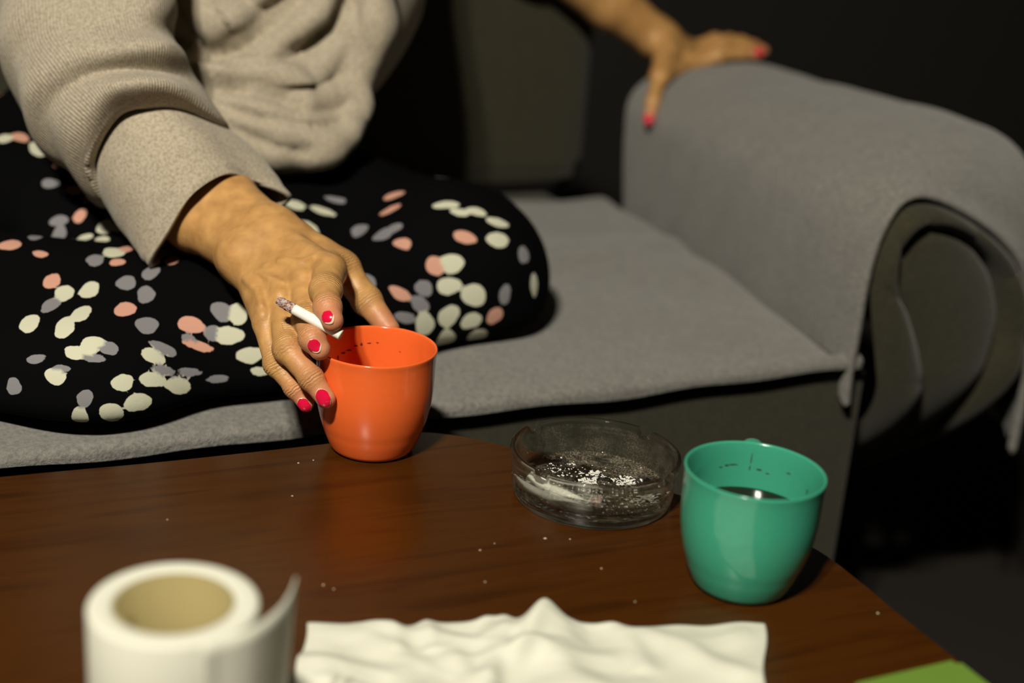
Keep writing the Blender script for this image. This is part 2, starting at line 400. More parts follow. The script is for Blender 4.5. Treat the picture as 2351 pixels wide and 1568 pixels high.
M_PAPERW = m_plain('cigarette_paper', (.84, .82, .74), .75)
M_CREAM = m_plain('filter_end', (.80, .72, .45), .9)
def m_ash():
    m = Mat('cigarette_ash', (.4, .4, .38), .95); co = m.coord('Object'); n = m.noise(co, 420, 5, .7)
    m.base(m.ramp(n, [(.36, (.015, .013, .012)), (.45, (.35, .16, .14)), (.52, (.55, .40, .36)), (.62, (.62, .60, .56))])); m.bump(n, .9, .002); return m.m
M_ASH = m_ash()
M_ASHW = m_plain('pale_ash', (.62, .61, .56), .95); M_CHAR = m_plain('charred_ash', (.012, .011, .010), .9)
def tube(name, pts, rad, mat, parent=None, n=20, m=40, squash=None, caps=True):
    P = catmull(np.array(pts, float), m); R = catmull(np.array(rad, float)[:, None], m)[:, 0]; rings = []
    ref = V(0, 0, 1)
    for i in range(m):
        tg = P[min(m - 1, i + 1)] - P[max(0, i - 1)]; tg /= np.linalg.norm(tg); a = np.cross(tg, ref); a /= np.linalg.norm(a); b = np.cross(a, tg)
        sq = 1 if squash is None else np.interp(i / (m - 1), np.linspace(0, 1, len(squash)), squash)
        t = np.linspace(0, 2 * np.pi, n, endpoint=False)
        rings.append(P[i] + R[i] * (np.cos(t)[:, None] * a + np.sin(t)[:, None] * b * sq))
    G = np.array(rings)
    if caps: G = np.concatenate([np.repeat(P[:1], n, 0)[None], G, np.repeat(P[-1:], n, 0)[None]])
    me = grid(name, G, closed_v=True); fix_normals(me)
    return link(name, me, mat, parent)
FL = .0092
butt = empty('cigarette_butt', tuple(AT + V(-.042, -.012, FL)), 'bent stubbed-out white cigarette butt lying in the glass ashtray', 'cigarette')
bz = FL + .0042
tube('filter', [AT + V(-.046, -.008, bz), AT + V(-.036, -.016, bz), AT + V(-.027, -.0235, bz)], [.0042, .0039, .0035], M_PAPERW, butt, squash=(1, .95, .8))
tube('paper', [AT + V(-.0285, -.022, bz), AT + V(-.020, -.030, bz), AT + V(-.0115, -.0385, bz - .0003), AT + V(-.005, -.041, bz - .0005), AT + V(.001, -.038, bz)], [.0041, .0042, .0042, .0035, .0024], M_PAPERW, butt, squash=(.95, .9, .8, .7, .8))
tube('charred_end', [AT + V(-.003, -.0405, bz), AT + V(.002, -.037, bz + .001), AT + V(.0045, -.033, bz + .002)], [.0034, .0030, .0018], M_ASH, butt, squash=(.8, .7, .6))
# loose ash: too many specks to count
def flakes(name, spots, mat, label):
    vv, ff = [], []
    for (x, y, z, r, n, h) in spots:
        for _ in range(n):
            px_, py_ = x + random.gauss(0, r), y + random.gauss(0, r)
            q = math.hypot(px_, py_)
            if q > .050: px_, py_ = px_ * .05 / q, py_ * .05 / q
            sz = random.uniform(.0006, .0020) if h > .0012 else random.uniform(.0004, .0011); zz = z + random.random() ** 2 * h; b = len(vv)
            rot = Matrix.Rotation(random.uniform(0, 6), 3, 'Z') @ Matrix.Rotation(random.uniform(-.6, .6), 3, 'X')
            for c in ((-1, -1, 0), (1, -.7, 0), (.8, 1, 0), (-.7, .8, 0), (0, 0, .9)):
                p = rot @ Vector([c[0] * sz * random.uniform(.6, 1.2), c[1] * sz * random.uniform(.5, 1), c[2] * sz * .7])
                vv.append((AT[0] + px_ + p.x, AT[1] + py_ + p.y, AT[2] + max(FL + .0001, zz + p.z)))
            ff += [(b, b + 1, b + 4), (b + 1, b + 2, b + 4), (b + 2, b + 3, b + 4), (b + 3, b, b + 4), (b + 3, b + 2, b + 1, b)]
    o = link(name, mesh_py(name, vv, ff), mat, smooth=False)
    return tag(o, label, 'ash', kind='stuff')
z0 = FL + .0003
flakes('ash', [(0, 0, z0, .022, 70, .0004), (-.003, -.004, z0, .0036, 120, .003), (.0265, .004, z0, .0036, 120, .004), (.002, .015, z0, .003, 36, .0015), (-.028, .022, z0, .005, 26, .0006), (-.016, .03, z0, .002, 12, .001), (-.02, -.02, z0, .012, 30, .0006), (.02, -.028, z0, .014, 26, .0005), (-.02, .005, z0, .01, 20, .0004)],
       M_ASHW, 'pale grey cigarette ash scattered over the ashtray floor')
flakes('charred_ash', [(0, 0, z0, .022, 24, .0005), (.031, .002, z0, .0036, 50, .004), (.006, .010, z0, .003, 24, .0025), (-.021, .031, z0, .0020, 22, .002), (-.03, -.022, z0, .010, 36, .0006), (-.012, -.036, z0, .008, 26, .0005), (.02, -.03, z0, .016, 36, .0005)],
       M_CHAR, 'black charred ash crumbs scattered over the ashtray floor')
# crumbs on the table top
vv, ff = [], []
for (x, y, r) in [(-.010, .842, .0009), (-.001, .853, .0006), (.033, .866, .0012), (.050, .868, .0008), (-.105, .78, .0011), (-.098, .776, .0007), (-.145, .90, .0009), (-.15, .955, .0010), (-.14, .962, .0008), (.175, .93, .0009), (.07, .83, .0008), (.245, .80, .0010), (-.22, .85, .0007), (-.005, .80, .0008), (.09, .79, .0007)]:
    b = len(vv)
    for k in range(6):
        t = k * math.pi / 3; vv.append((x + r * random.uniform(.6, 1.2) * math.cos(t), y + r * random.uniform(.6, 1.2) * math.sin(t), TZ + .00005))
    vv.append((x, y, TZ + r * .7)); ff += [(b + k, b + (k + 1) % 6, b + 6) for k in range(6)]
tag(link('crumbs', mesh_py('crumbs', vv, ff), m_plain('crumb', (.45, .38, .25), .9), smooth=False), 'tiny pale crumbs and ash specks on the table top', 'crumbs', kind='stuff')

# ------------------------------------------------------------------ paper roll
M_TISSUE = m_plain('white_paper', (.60, .60, .51), .85); M_CORE = m_plain('kraft_core', (.26, .21, .085), .9)
RC = V(-.14792, .58231, TZ); RO, RI, RH = .0395, .0272, .0977
roll = empty('paper_roll', tuple(RC), 'thick white paper roll standing on end with a loose curling sheet', 'paper roll')
link('roll_body', lathe('roll_body', [(RI + .0008, .0005), (RO - .001, .0), (RO, .001), (RO, RH - .0015), (RO - .0006, RH - .0004), (RO - .002, RH), (RI + .002, RH), (RI + .0008, RH - .0006), (RI + .0008, .0005)], 96, RC), M_TISSUE, roll)
link('core', lathe('core', [(RI - .0008, .0), (RI + .0008, .0), (RI + .0008, RH - .0004), (RI - .0008, RH - .0004), (RI - .0008, .0)], 96, RC), M_CORE, roll)
p0 = V(-.0956, .6118); a0 = math.radians(-45)
st = V(math.cos(a0), math.sin(a0)) * (RO + .0004)
tang = V(-math.sin(a0), math.cos(a0))
pl = [st + (V(math.cos(a0 - k), math.sin(a0 - k)) - V(math.cos(a0), math.sin(a0))) * (RO - .0012) for k in (.22, .11)] + [st, V(.0365, -.0222), V(.0428, -.0145), V(.0492, .000), V(.0520, .015), V(p0[0] - RC[0], p0[1] - RC[1])]
pl = catmull(pl, 40); G = np.zeros((40, 14, 3))
for j, zz in enumerate(np.linspace(.002, RH - .0002, 14)):
    for i in range(40):
        k = i / 39; G[i, j] = RC + V(pl[i, 0] - .004 * k * (1 - zz / RH) , pl[i, 1] - .006 * k * (1 - zz / RH), zz + .002 * k * (zz / RH))
ls = link('loose_sheet', grid('loose_sheet', G), M_TISSUE, roll); solidify(ls, .0006, 0)

# ------------------------------------------------------------------ crumpled paper towel
c00, c10, c11, c01 = V(-.1068, .7294), V(.1688, .7712), V(.145, .60), V(-.098, .58)
nu, nv = 150, 80; G = np.zeros((nu, nv, 3))
def ridge(u, v, u0, v0, u1, v1, w, h):
    d = V(u1 - u0, v1 - v0); L = d @ d; s = np.clip(((u - u0) * d[0] + (v - v0) * d[1]) / L, 0, 1)
    return h * np.exp(-((u - u0 - s * d[0]) ** 2 + (v - v0 - s * d[1]) ** 2) / w ** 2)
U, Vv = np.meshgrid(np.linspace(0, 1, nu), np.linspace(0, 1, nv), indexing='ij')
Hh = .0012 + 0 * U
for r in [(.50, 0, .46, .25, .035, .016), (.50, 0, .60, .6, .05, .009), (.42, 0, .41, .5, .02, .006), (.38, .0, .40, .4, .02, .004), (.25, 0, .27, .2, .02, .006), (.18, 0, .2, .18, .02, .004), (.72, .05, .95, .35, .04, .008), (.66, 0, .74, .3, .03, .006), (.05, .3, .35, .9, .05, .006),
          (.30, .2, .45, .6, .03, .005), (.12, .1, .3, .35, .04, .003), (.75, .5, 1, .5, .05, .006), (.1, .05, .4, .02, .06, .003), (.97, 0, 1, .5, .06, .004), (.55, .3, .85, .8, .05, .006)]:
    Hh = Hh + ridge(U, Vv, *r) * .5
for _ in range(34):
    a_r, b_r = RNG.uniform(0, 1, 2), RNG.uniform(-.35, .35, 2); dd_ = V(*b_r); L_r = dd_ @ dd_ + 1e-6
    s_r = np.clip(((U - a_r[0]) * dd_[0] + (Vv - a_r[1]) * dd_[1]) / L_r, 0, 1)
    Hh = Hh + RNG.uniform(.001, .0035) * np.maximum(0, 1 - np.hypot((U - a_r[0] - s_r * dd_[0]) * 1.4, Vv - a_r[1] - s_r * dd_[1]) / RNG.uniform(.05, .11))
Hh += .0006 * (np.sin(U * 37 + Vv * 9) * np.sin(Vv * 23 - U * 11) + 1)
edge = (.0016 * np.sin(U * 21) + .0012 * np.sin(U * 47 + 1)) * np.sin(np.pi * U) ** .5 + .010 * np.exp(-((U - .50) / .04) ** 2) - .006 * np.exp(-((U - .68) / .05) ** 2)
for i in range(nu):
    for j in range(nv):
        u, v = U[i, j], Vv[i, j]
        q = (c00 * (1 - u) + c10 * u) * (1 - v) + (c01 * (1 - u) + c11 * u) * v
        q = q + V(.0012 * math.sin(v * 15), edge[i, j] * (1 - v))
        G[i, j] = (q[0], q[1], TZ + Hh[i, j])
tw = link('paper_towel', grid('paper_towel', G), M_TISSUE); solidify(tw, .0005, 1)
tag(tw, 'crumpled white paper towel lying flat on the coffee table', 'paper towel')

# ------------------------------------------------------------------ green packet on its white leaflet
M_LIME = m_plain('lime_card', (.12, .215, .028), .55)
def slab(name, pts, z0_, z1_, mat, label, cat, rad=.004):
    bm = bmesh.new(); f = bm.faces.new([bm.verts.new((*p, z0_)) for p in pts])
    bmesh.ops.bevel(bm, geom=bm.verts[:], offset=rad, segments=5, affect='VERTICES')
    ex = bmesh.ops.extrude_face_region(bm, geom=bm.faces[:]); bmesh.ops.translate(bm, verts=[g for g in ex['geom'] if isinstance(g, bmesh.types.BMVert)], vec=(0, 0, z1_ - z0_))
    bmesh.ops.recalc_face_normals(bm, faces=bm.faces)
    bmesh.ops.bevel(bm, geom=[e for e in bm.edges if abs(e.verts[0].co.z - e.verts[1].co.z) < 1e-6], offset=min(.001, (z1_ - z0_) * .3), segments=2, affect='EDGES')
    me = bpy.data.meshes.new(name); bm.to_mesh(me); bm.free()
    return tag(link(name, me, mat, smooth=False), label, cat)
slab('green_packet', [(.2005, .682), (.2695, .7175), (.293, .668), (.224, .633)], TZ + .0012, TZ + .021, M_LIME, 'flat lime green card packet at the table edge', 'packet')
slab('white_leaflet', [(.215, .672), (.292, .706), (.318, .652), (.242, .616)], TZ + .0001, TZ + .0012, M_TISSUE, 'white folded leaflet lying under the lime green packet', 'leaflet', .001)

# ------------------------------------------------------------------ implicit surfaces
class SDF:
    """smooth union of groups of round cones; every group: list of (a, b, ra, rb), inner blend k, outer blend K"""
    def __init__(s): s.groups = []; s.floor = None; s.cuts = []
    def add(s, prims, k=.004, K=.004): s.groups.append((prims, k, K)); return s
    @staticmethod
    def smin(a, b, k):
        h = np.maximum(k - np.abs(a - b), 0) / k
        return np.minimum(a, b) - h * h * k * .25
    def __call__(s, P):
        P = np.asarray(P, dtype=np.float32); D = None
        for prims, k, K in s.groups:
            d = None
            for pr in prims:
                a, b, ra, rb = pr[:4]
                a = np.asarray(a, np.float32); ba = np.asarray(b, np.float32) - a; q = P - a
                L = float(ba @ ba) + 1e-12; h = np.clip((q @ ba) / L, 0, 1)
                w_ = q - h[:, None] * ba
                if len(pr) > 4:                                 # flattened along a direction
                    nn, f = pr[4]; nn = np.asarray(nn, np.float32); w_ = w_ + (w_ @ nn)[:, None] * nn * (1 / f - 1)
                e = np.sqrt((w_ * w_).sum(1)) - (ra + (rb - ra) * h)
                d = e if d is None else s.smin(d, e, k)
            D = d if D is None else s.smin(D, d, K)
        for (a, b, r, K) in s.cuts:
            a = np.asarray(a, np.float32); ba = np.asarray(b, np.float32) - a; q = P - a; h = np.clip((q @ ba) / float(ba @ ba), 0, 1)
            e = r - np.sqrt(((q - h[:, None] * ba) ** 2).sum(1)); h = np.maximum(K - np.abs(D - e), 0) / K
            D = np.maximum(D, e) + h * h * K * .25
        if s.floor is not None:
            e = s.floor - P[:, 2]; kk = .02; h = np.maximum(kk - np.abs(D - e), 0) / kk
            D = np.maximum(D, e) + h * h * kk * .25
        return D
    def normal(s, P, e=4e-4):
        P = np.atleast_2d(P).astype(np.float32); g = np.zeros_like(P)
        for i in range(3):
            o = np.zeros(3, np.float32); o[i] = e; g[:, i] = s(P + o) - s(P - o)
        return g / (np.linalg.norm(g, axis=1)[:, None] + 1e-12)
    def trace(s, O, D, n=70, tmax=3.):
        O = np.atleast_2d(O); D = np.atleast_2d(D); t = np.zeros(len(O))
        for _ in range(n): t = t + s(O + D * t[:, None]) * .8
        return O + D * t[:, None]
def surface_nets(f, lo, hi, h):
    lo = np.array(lo, float); B = 8
    nb = np.ceil((np.array(hi) - lo) / (h * B)).astype(int); n = nb * B
    cb = np.stack(np.meshgrid(*[np.arange(k) for k in nb], indexing='ij'), -1).reshape(-1, 3)
    cd = f(lo + (cb + .5) * B * h - .5 * h)
    val = np.repeat(np.repeat(np.repeat(cd.reshape(nb), B, 0), B, 1), B, 2).astype(np.float32)
    act = cb[np.abs(cd) < B * h * 1.25]
    off = np.stack(np.meshgrid(*[np.arange(B)] * 3, indexing='ij'), -1).reshape(-1, 3)
    for c in range(0, len(act), 1500):
        idx = (act[c:c + 1500, None] * B + off[None]).reshape(-1, 3)
        val[idx[:, 0], idx[:, 1], idx[:, 2]] = f(lo + idx * h)
    neg = val < 0; nx, ny, nz = n
    s = np.zeros((nx - 1, ny - 1, nz - 1), np.int8)
    cs = [(i, j, k) for i in (0, 1) for j in (0, 1) for k in (0, 1)]
    for i, j, k in cs: s += neg[i:nx - 1 + i, j:ny - 1 + j, k:nz - 1 + k]
    cells = np.argwhere((s > 0) & (s < 8)); N = len(cells)
    acc = np.zeros((N, 3)); cnt = np.zeros(N)
    for a in cs:
        for ax in range(3):
            if a[ax]: continue
            b = list(a); b[ax] = 1
            va = val[tuple((cells + a).T)]; vb = val[tuple((cells + b).T)]; m = (va < 0) != (vb < 0)
            t = np.where(m, va / np.where(m, va - vb, 1), 0)
            p = np.array(a)[None] + np.zeros((N, 3)); p[:, ax] = t
            acc[m] += p[m]; cnt[m] += 1
    verts = lo + (cells + acc / cnt[:, None]) * h
    ids = np.full((nx - 1, ny - 1, nz - 1), -1, np.int32); ids[tuple(cells.T)] = np.arange(N)
    faces = []
    for ax in range(3):
        sl0 = [slice(1, -1)] * 3; sl1 = [slice(1, -1)] * 3; sl0[ax] = slice(0, -1); sl1[ax] = slice(1, None)
        A, Bv = neg[tuple(sl0)], neg[tuple(sl1)]
        e = np.argwhere(A != Bv); base = np.ones(3, int); base[ax] = 0; pos = e + base
        flip = A[tuple(e.T)]
        u, v = [(1, 2), (2, 0), (0, 1)][ax]
        du = np.zeros(3, int); du[u] = 1; dv = np.zeros(3, int); dv[v] = 1
        q = [ids[tuple((pos - du * i - dv * j).T)] for i, j in ((0, 0), (1, 0), (1, 1), (0, 1))]
        q = np.stack(q, -1); q[~flip] = q[~flip][:, ::-1]; q = q[(q >= 0).all(1)]
        faces.append(q)
    return verts, np.concatenate(faces)

# ------------------------------------------------------------------ person: hands and arms
def J(l): return [at(*p[:3]) for p in l]
def finger(pts, rad, bump=1.07):
    pr = [(pts[i], pts[i + 1], rad[i], rad[i + 1]) for i in range(len(pts) - 1)]
    for i in range(1, len(pts) - 1): pr.append((pts[i], pts[i] + V(1e-5, 0, 0), rad[i] * bump, rad[i] * bump))
    return pr
RHAND = dict(
    index=J([(757, 622, 1.080), (748, 666, 1.046), (752, 705, 1.022), (763, 736, 1.012)]),
    middle=J([(700, 655, 1.079), (704, 733, 1.046), (716, 776, 1.022), (734, 802, 1.021)]),
    ring=J([(650, 695, 1.073), (660, 800, 1.040), (714, 868, 1.029), (748, 915, 1.029)]),
    little=J([(610, 740, 1.067), (632, 836, 1.052), (676, 890, 1.047), (702, 925, 1.047)]),
    thumb=J([(688, 562, 1.142), (786, 618, 1.133), (842, 690, 1.124), (893, 755, 1.117)]))
CARP = dict(index=at(628, 545, 1.143), middle=at(606, 556, 1.143), ring=at(588, 570, 1.140), little=at(570, 585, 1.135))
RR = dict(index=(.0125, .0112, .0093, .0080), middle=(.0115, .0098, .0088, .0079), ring=(.0110, .0100, .0082, .0073), little=(.0098, .0080, .0069, .0063), thumb=(.0150, .0128, .0112, .0085))
ELB = at(150, 215, 1.262)
hand = SDF()
palm = []
for k in ('index', 'middle', 'ring', 'little'):
    palm.append((CARP[k], RHAND[k][0], .0135, RR[k][0] * .98))
palm += [(CARP['middle'], RHAND['middle'][0] * .6 + CARP['middle'] * .4 + V(0, 0, -.012), .014, .013),
         (CARP['little'] + V(0, 0, -.008), RHAND['little'][0] + V(.004, .006, -.010), .014, .009),
         (RHAND['thumb'][0], RHAND['thumb'][1], .0165, .0125), (RHAND['thumb'][0] * .5 + RHAND['thumb'][1] * .5, RHAND['index'][0] + V(0, .010, -.008), .012, .008),
         (RHAND['thumb'][1] * .75 + RHAND['thumb'][0] * .25, RHAND['index'][0] * .7 + RHAND['thumb'][1] * .3, .009, .008)]
W_U, W_R = at(567, 585, 1.142), at(622, 538, 1.149)
arm = [(W_U, at(449, 498, 1.193), .0205, .0262), (W_R, at(501, 453, 1.199), .0208, .0275), (W_U, CARP['little'], .0195, .0145), (W_R, CARP['index'], .0195, .0150),
       (at(449, 498, 1.193), ELB, .0262, .040), (at(501, 453, 1.199), ELB, .0275, .040), (at(538, 590, 1.128), at(545, 594, 1.128), .0085, .0085)]
hand.add(palm, .011, .01); hand.add(arm, .016, .018)
tend = []
for k in ('index', 'middle', 'ring', 'little'):                # tendon ridges and knuckles on the back of the hand
    a, b = CARP[k], RHAND[k][0]; up = V(-.10, -.62, .78)
    tend.append((a * .45 + b * .55 + up * .0102, b + up * .0098, .0022, .0030))
hand.add(tend, .002, .007)
fg = []
for k in ('index', 'middle', 'ring', 'little', 'thumb'):
    r_ = RR[k]; fg.append(finger(RHAND[k], r_))
for k, g in zip(('index', 'middle', 'ring', 'little', 'thumb'), fg):
    if k == 'thumb': g = g[1:]
    hand.add(g, .0035, .0032 if k != 'thumb' else .008)
# veins
vein = [[(560, 640, 1.08), (590, 665, 1.08), (600, 700, 1.07)], [(590, 625, 1.1), (620, 640, 1.09), (650, 650, 1.08)], [(640, 600, 1.1), (690, 600, 1.09), (720, 590, 1.09)]]
for pl in vein:
    q = hand.trace([C0] * 3, np.array([(at(*p) - C0) / np.linalg.norm(at(*p) - C0) for p in pl]))
    hand.add([(q[0], q[1], .0008, .0010), (q[1], q[2], .0010, .0008)], .001, .0045)
HLO = np.min([at(893, 755, 1.117), at(600, 930, 1.05), at(440, 640, 1.1), at(420, 400, 1.25)], 0) - .03
HHI = np.max([at(920, 755, 1.14), at(600, 930, 1.05), at(440, 640, 1.1), at(400, 360, 1.28)], 0) + .03
hv, hf = surface_nets(hand, HLO, HHI, .00115)
# left hand resting on the arm of the sofa, and the unseen rest of the body inside the clothes
LH = dict(index=J([(1590, 150, 1.93), (1650, 128, 1.93), (1700, 122, 1.94), (1742, 124, 1.945)]), middle=J([(1598, 135, 1.955), (1660, 112, 1.96), (1715, 108, 1.975), (1752, 116, 1.985)]),
          ring=J([(1598, 122, 1.98), (1655, 100, 1.99), (1700, 98, 2.005), (1735, 106, 2.015)]), little=J([(1592, 112, 2.0), (1640, 94, 2.01), (1675, 94, 2.02), (1700, 100, 2.03)]),
          thumb=J([(1530, 120, 1.92), (1514, 178, 1.860), (1500, 232, 1.835), (1490, 276, 1.828)]))
LW = at(1512, 92, 1.95)
lh = SDF()
lh.add([(LW, LH[k][0], .018, .0125) for k in ('index', 'middle', 'ring', 'little')] + [(LW, LH['thumb'][0], .02, .017), (LH['thumb'][0], LH['thumb'][1], .017, .0125), (LH['thumb'][1], LH['index'][0], .010, .009)], .012, .01)
L_ELB = at(1245, -125, 1.86)
lh.add([(LW, at(1400, 5, 1.91), .026, .035), (at(1400, 5, 1.91), L_ELB, .035, .042)], .01, .02)
for k in ('index', 'middle', 'ring', 'little', 'thumb'): lh.add(finger(LH[k], (.0115, .0100, .0090, .0080))[(0 if k != 'thumb' else 1):], .004, .004)
pts = np.array(sum(LH.values(), []) + [LW, L_ELB])
lv, lf = surface_nets(lh, pts.min(0) - .06, pts.max(0) + .06, .0035)
SH_R, SH_L, NECK, HIP = at(250, -560, 1.50), at(1000, -560, 1.62), at(640, -760, 1.55), at(520, 300, 1.60)
bod = SDF()
bod.add([(HIP, at(560, 60, 1.54), .08, .09), (at(560, 60, 1.54), at(610, -420, 1.53), .09, .095), (SH_R, SH_L, .045, .045), (at(610, -420, 1.53), NECK, .10, .05), (NECK, NECK + V(0, -.03, .10), .05, .05)], .06, .05)
bod.add([(SH_R, ELB, .05, .038), (SH_L, L_ELB, .05, .038)], .02, .03)
bp_ = np.array([HIP, SH_R, SH_L, NECK + V(0, 0, .1), ELB, L_ELB])
bv, bf = surface_nets(bod, bp_.min(0) - .15, bp_.max(0) + .13, .010)

def m_skin():
    m = Mat('skin', (.5, .28, .11), .48)
    co = m.coord('Object'); n = m.noise(co, 90, 4); n2 = m.noise(co, 700, 3, .6)
    base = m.mix(m.ramp(n, [(.3, (0, 0, 0)), (.7, (1, 1, 1))]), (.52, .285, .098), (.38, .195, .066))
    c = m.mix(m.math('MULTIPLY', m.attr('tip'), .85), base, (.53, .195, .110))
    m.base(c)
    m.b.inputs['Subsurface Weight'].default_value = .12; m.b.inputs['Subsurface Radius'].default_value = (.006, .0025, .0012); m.b.inputs['Subsurface Scale'].default_value = 1.0
    m.b.inputs['Specular IOR Level'].default_value = .45
    wv = m.math('SINE', m.math('ADD', m.math('MULTIPLY', m.attr('along'), 2900.0), m.math('MULTIPLY', m.noise(co, 260, 3, .6), 9.0)))
    b1 = m.bump(m.math('MULTIPLY', wv, m.attr('crease')), .45, .001)
    b2 = m.bump(n2, .3, .0006, b1); m.bump(m.noise(co, 160, 3, .6), .25, .0015, b2)
    return m.m
M_SKIN = m_skin()
allv = np.concatenate([hv, lv, bv]); allf = np.concatenate([hf, lf + len(hv), bf + len(hv) + len(lv)])
me = mesh_np('person', allv, allf)
tip = np.zeros(len(allv)); cre = np.zeros(len(allv)); alo = np.zeros(len(allv))
for k, H in RHAND.items():
    d = np.linalg.norm(hv - H[3], axis=1); tip[:len(hv)] = np.maximum(tip[:len(hv)], np.clip(1.2 - d / .024, 0, 1))
    for j, (i, r) in enumerate(((1, .0075), (2, .0045))):
        ax = H[i + 1] - H[i - 1]; ax /= np.linalg.norm(ax); q = hv - H[i]; s_ = q @ ax; d = np.linalg.norm(q, axis=1)
        wgt = np.exp(-(s_ / r) ** 2) * (d < RR[k][i] * 1.9) * (q @ V(-.2, -.7, .65) > .002)
        up_ = wgt > cre[:len(hv)]; cre[:len(hv)][up_] = wgt[up_]; alo[:len(hv)][up_] = s_[up_]
for H in LH.values():
    d = np.linalg.norm(lv - H[3], axis=1); o_i = len(hv); tip[o_i:o_i + len(lv)] = np.maximum(tip[o_i:o_i + len(lv)], np.clip(1.2 - d / .018, 0, 1))
for nme, a in (('tip', tip), ('crease', cre), ('along', alo)):
    t = me.attributes.new(nme, 'FLOAT', 'POINT'); t.data.foreach_set('value', a.astype(np.float32))
person = link('person', me, M_SKIN)
tag(person, 'person in beige knit sweater and dotted black trousers sitting cross-legged, holding a cigarette', 'person')

# ------------------------------------------------------------------ fingernails, red varnish
M_NAIL = Mat('nail', (.75, .52, .36), .3).m
M_RED = Mat('crimson_nail_varnish', (.62, .006, .045), .16, Coat_Weight=.5).m
def nail(sdf, cpx, base, tipp, L, Wd, Hpts, d0, varnish=(.03, .95, .97)):
    D = (at(*cpx, d0) - C0); D /= np.linalg.norm(D)
    c = sdf.trace(C0 + D * (d0 - .12), D)[0]; n = sdf.normal(c)[0]
    v = at(*tipp, d0) - at(*base, d0); v -= n * (v @ n); v /= np.linalg.norm(v)
    bone = Hpts[3] - Hpts[2]; bone -= n * (bone @ n); bl = np.linalg.norm(bone); v = v + .5 * bone / (bl + 1e-9); v /= np.linalg.norm(v)
    u = np.cross(v, n)
    def patch(name, l0, l1, ws, off, mat, par, thick):
        nu, nv = 21, 25; G = np.zeros((nu, nv, 3))
        for j, b in enumerate(np.linspace(l0, l1, nv)):
            f = (b - l0) / (l1 - l0)
            wsc = (.30 + .70 * math.sqrt(1 - (1 - min(1, f / .42)) ** 2)) * (1 - .38 * max(0, (f - .72) / .28) ** 2)
            for i, a in enumerate(np.linspace(-1, 1, nu)):
                bb = b - .10 * (1 - f) * -(a * a) * .8 - .14 * f * (a * a)
                G[i, j] = c + u * a * ws * Wd * .5 * wsc + v * (bb - .5) * L + n * .009
        P = sdf.trace(G.reshape(-1, 3), np.repeat(-n[None], nu * nv, 0), 50)
        far = np.linalg.norm(P - G.reshape(-1, 3), axis=1) > .017; P[far] = G.reshape(-1, 3)[far] - n * .013
        nn = sdf.normal(P); nn[far] = n; nn = nn * .5 + n * .5; nn /= np.linalg.norm(nn, axis=1)[:, None]
        P = P + nn * off
        # keep the nail stiff: arched across, nearly straight along
        o = link(name, grid(name, P.reshape(nu, nv, 3)), mat, par); fix_normals(o.data); solidify(o, thick, 0); return o
    nl = patch('fingernail', 0, 1, 1, .0003, M_NAIL, person, .0007)
    patch('nail_varnish', varnish[0], varnish[1], varnish[2], .0009, M_RED, nl, .0004)
nail(hand, (742, 914), (734, 894), (750, 934), .0150, .0090, RHAND['ring'], 1.02)
nail(hand, (698, 931), (690, 914), (708, 947), .0125, .0082, RHAND['little'], 1.04)
nail(hand, (722, 794), (712, 782), (730, 806), .0112, .0085, RHAND['middle'], 1.01, (.02, .88, .97))
nail(hand, (752, 728), (742, 718), (760, 738), .0108, .0082, RHAND['index'], 1.0, (.02, .86, .97))
nail(lh, (1489, 274), (1493, 258), (1487, 290), .014, .012, LH['thumb'], 1.86)
nail(lh, (1742, 118), (1725, 116), (1758, 122), .014, .012, LH['index'], 1.94)

# ------------------------------------------------------------------ trousers
tr = SDF(); tr.floor = ZS + .019
tr.add([(at(480, 430, 1.58), at(1040, 625, 1.41), .100, .078), (at(1040, 630, 1.40), at(1055, 640, 1.39), .080, .076), (at(1050, 650, 1.39), at(620, 820, 1.235), .070, .064), (at(620, 820, 1.235), at(200, 895, 1.14), .064, .056),
        (at(200, 400, 1.55), at(-300, 640, 1.24), .115, .085), (at(-300, 700, 1.22), at(380, 760, 1.26), .075, .068), (at(-200, 870, 1.14), at(250, 900, 1.135), .056, .054), (at(60, 780, 1.20), at(420, 800, 1.22), .07, .07),
        (at(330, 400, 1.58), at(420, 350, 1.60), .14, .14), (at(300, 620, 1.38), at(620, 620, 1.40), .085, .085), (at(120, 560, 1.38), at(350, 640, 1.36), .08, .08)], .045, .03)
trp = np.array([at(1300, 400, 1.65), at(1300, 700, 1.3), at(-420, 900, 1.1), at(-420, 300, 1.75), at(300, 1000, 1.1), at(500, 100, 1.7)])
tv, tf = surface_nets(tr, np.minimum(trp.min(0), 9) - .02, trp.max(0) + .02, .0032)
keep = np.ones(len(tv), bool)
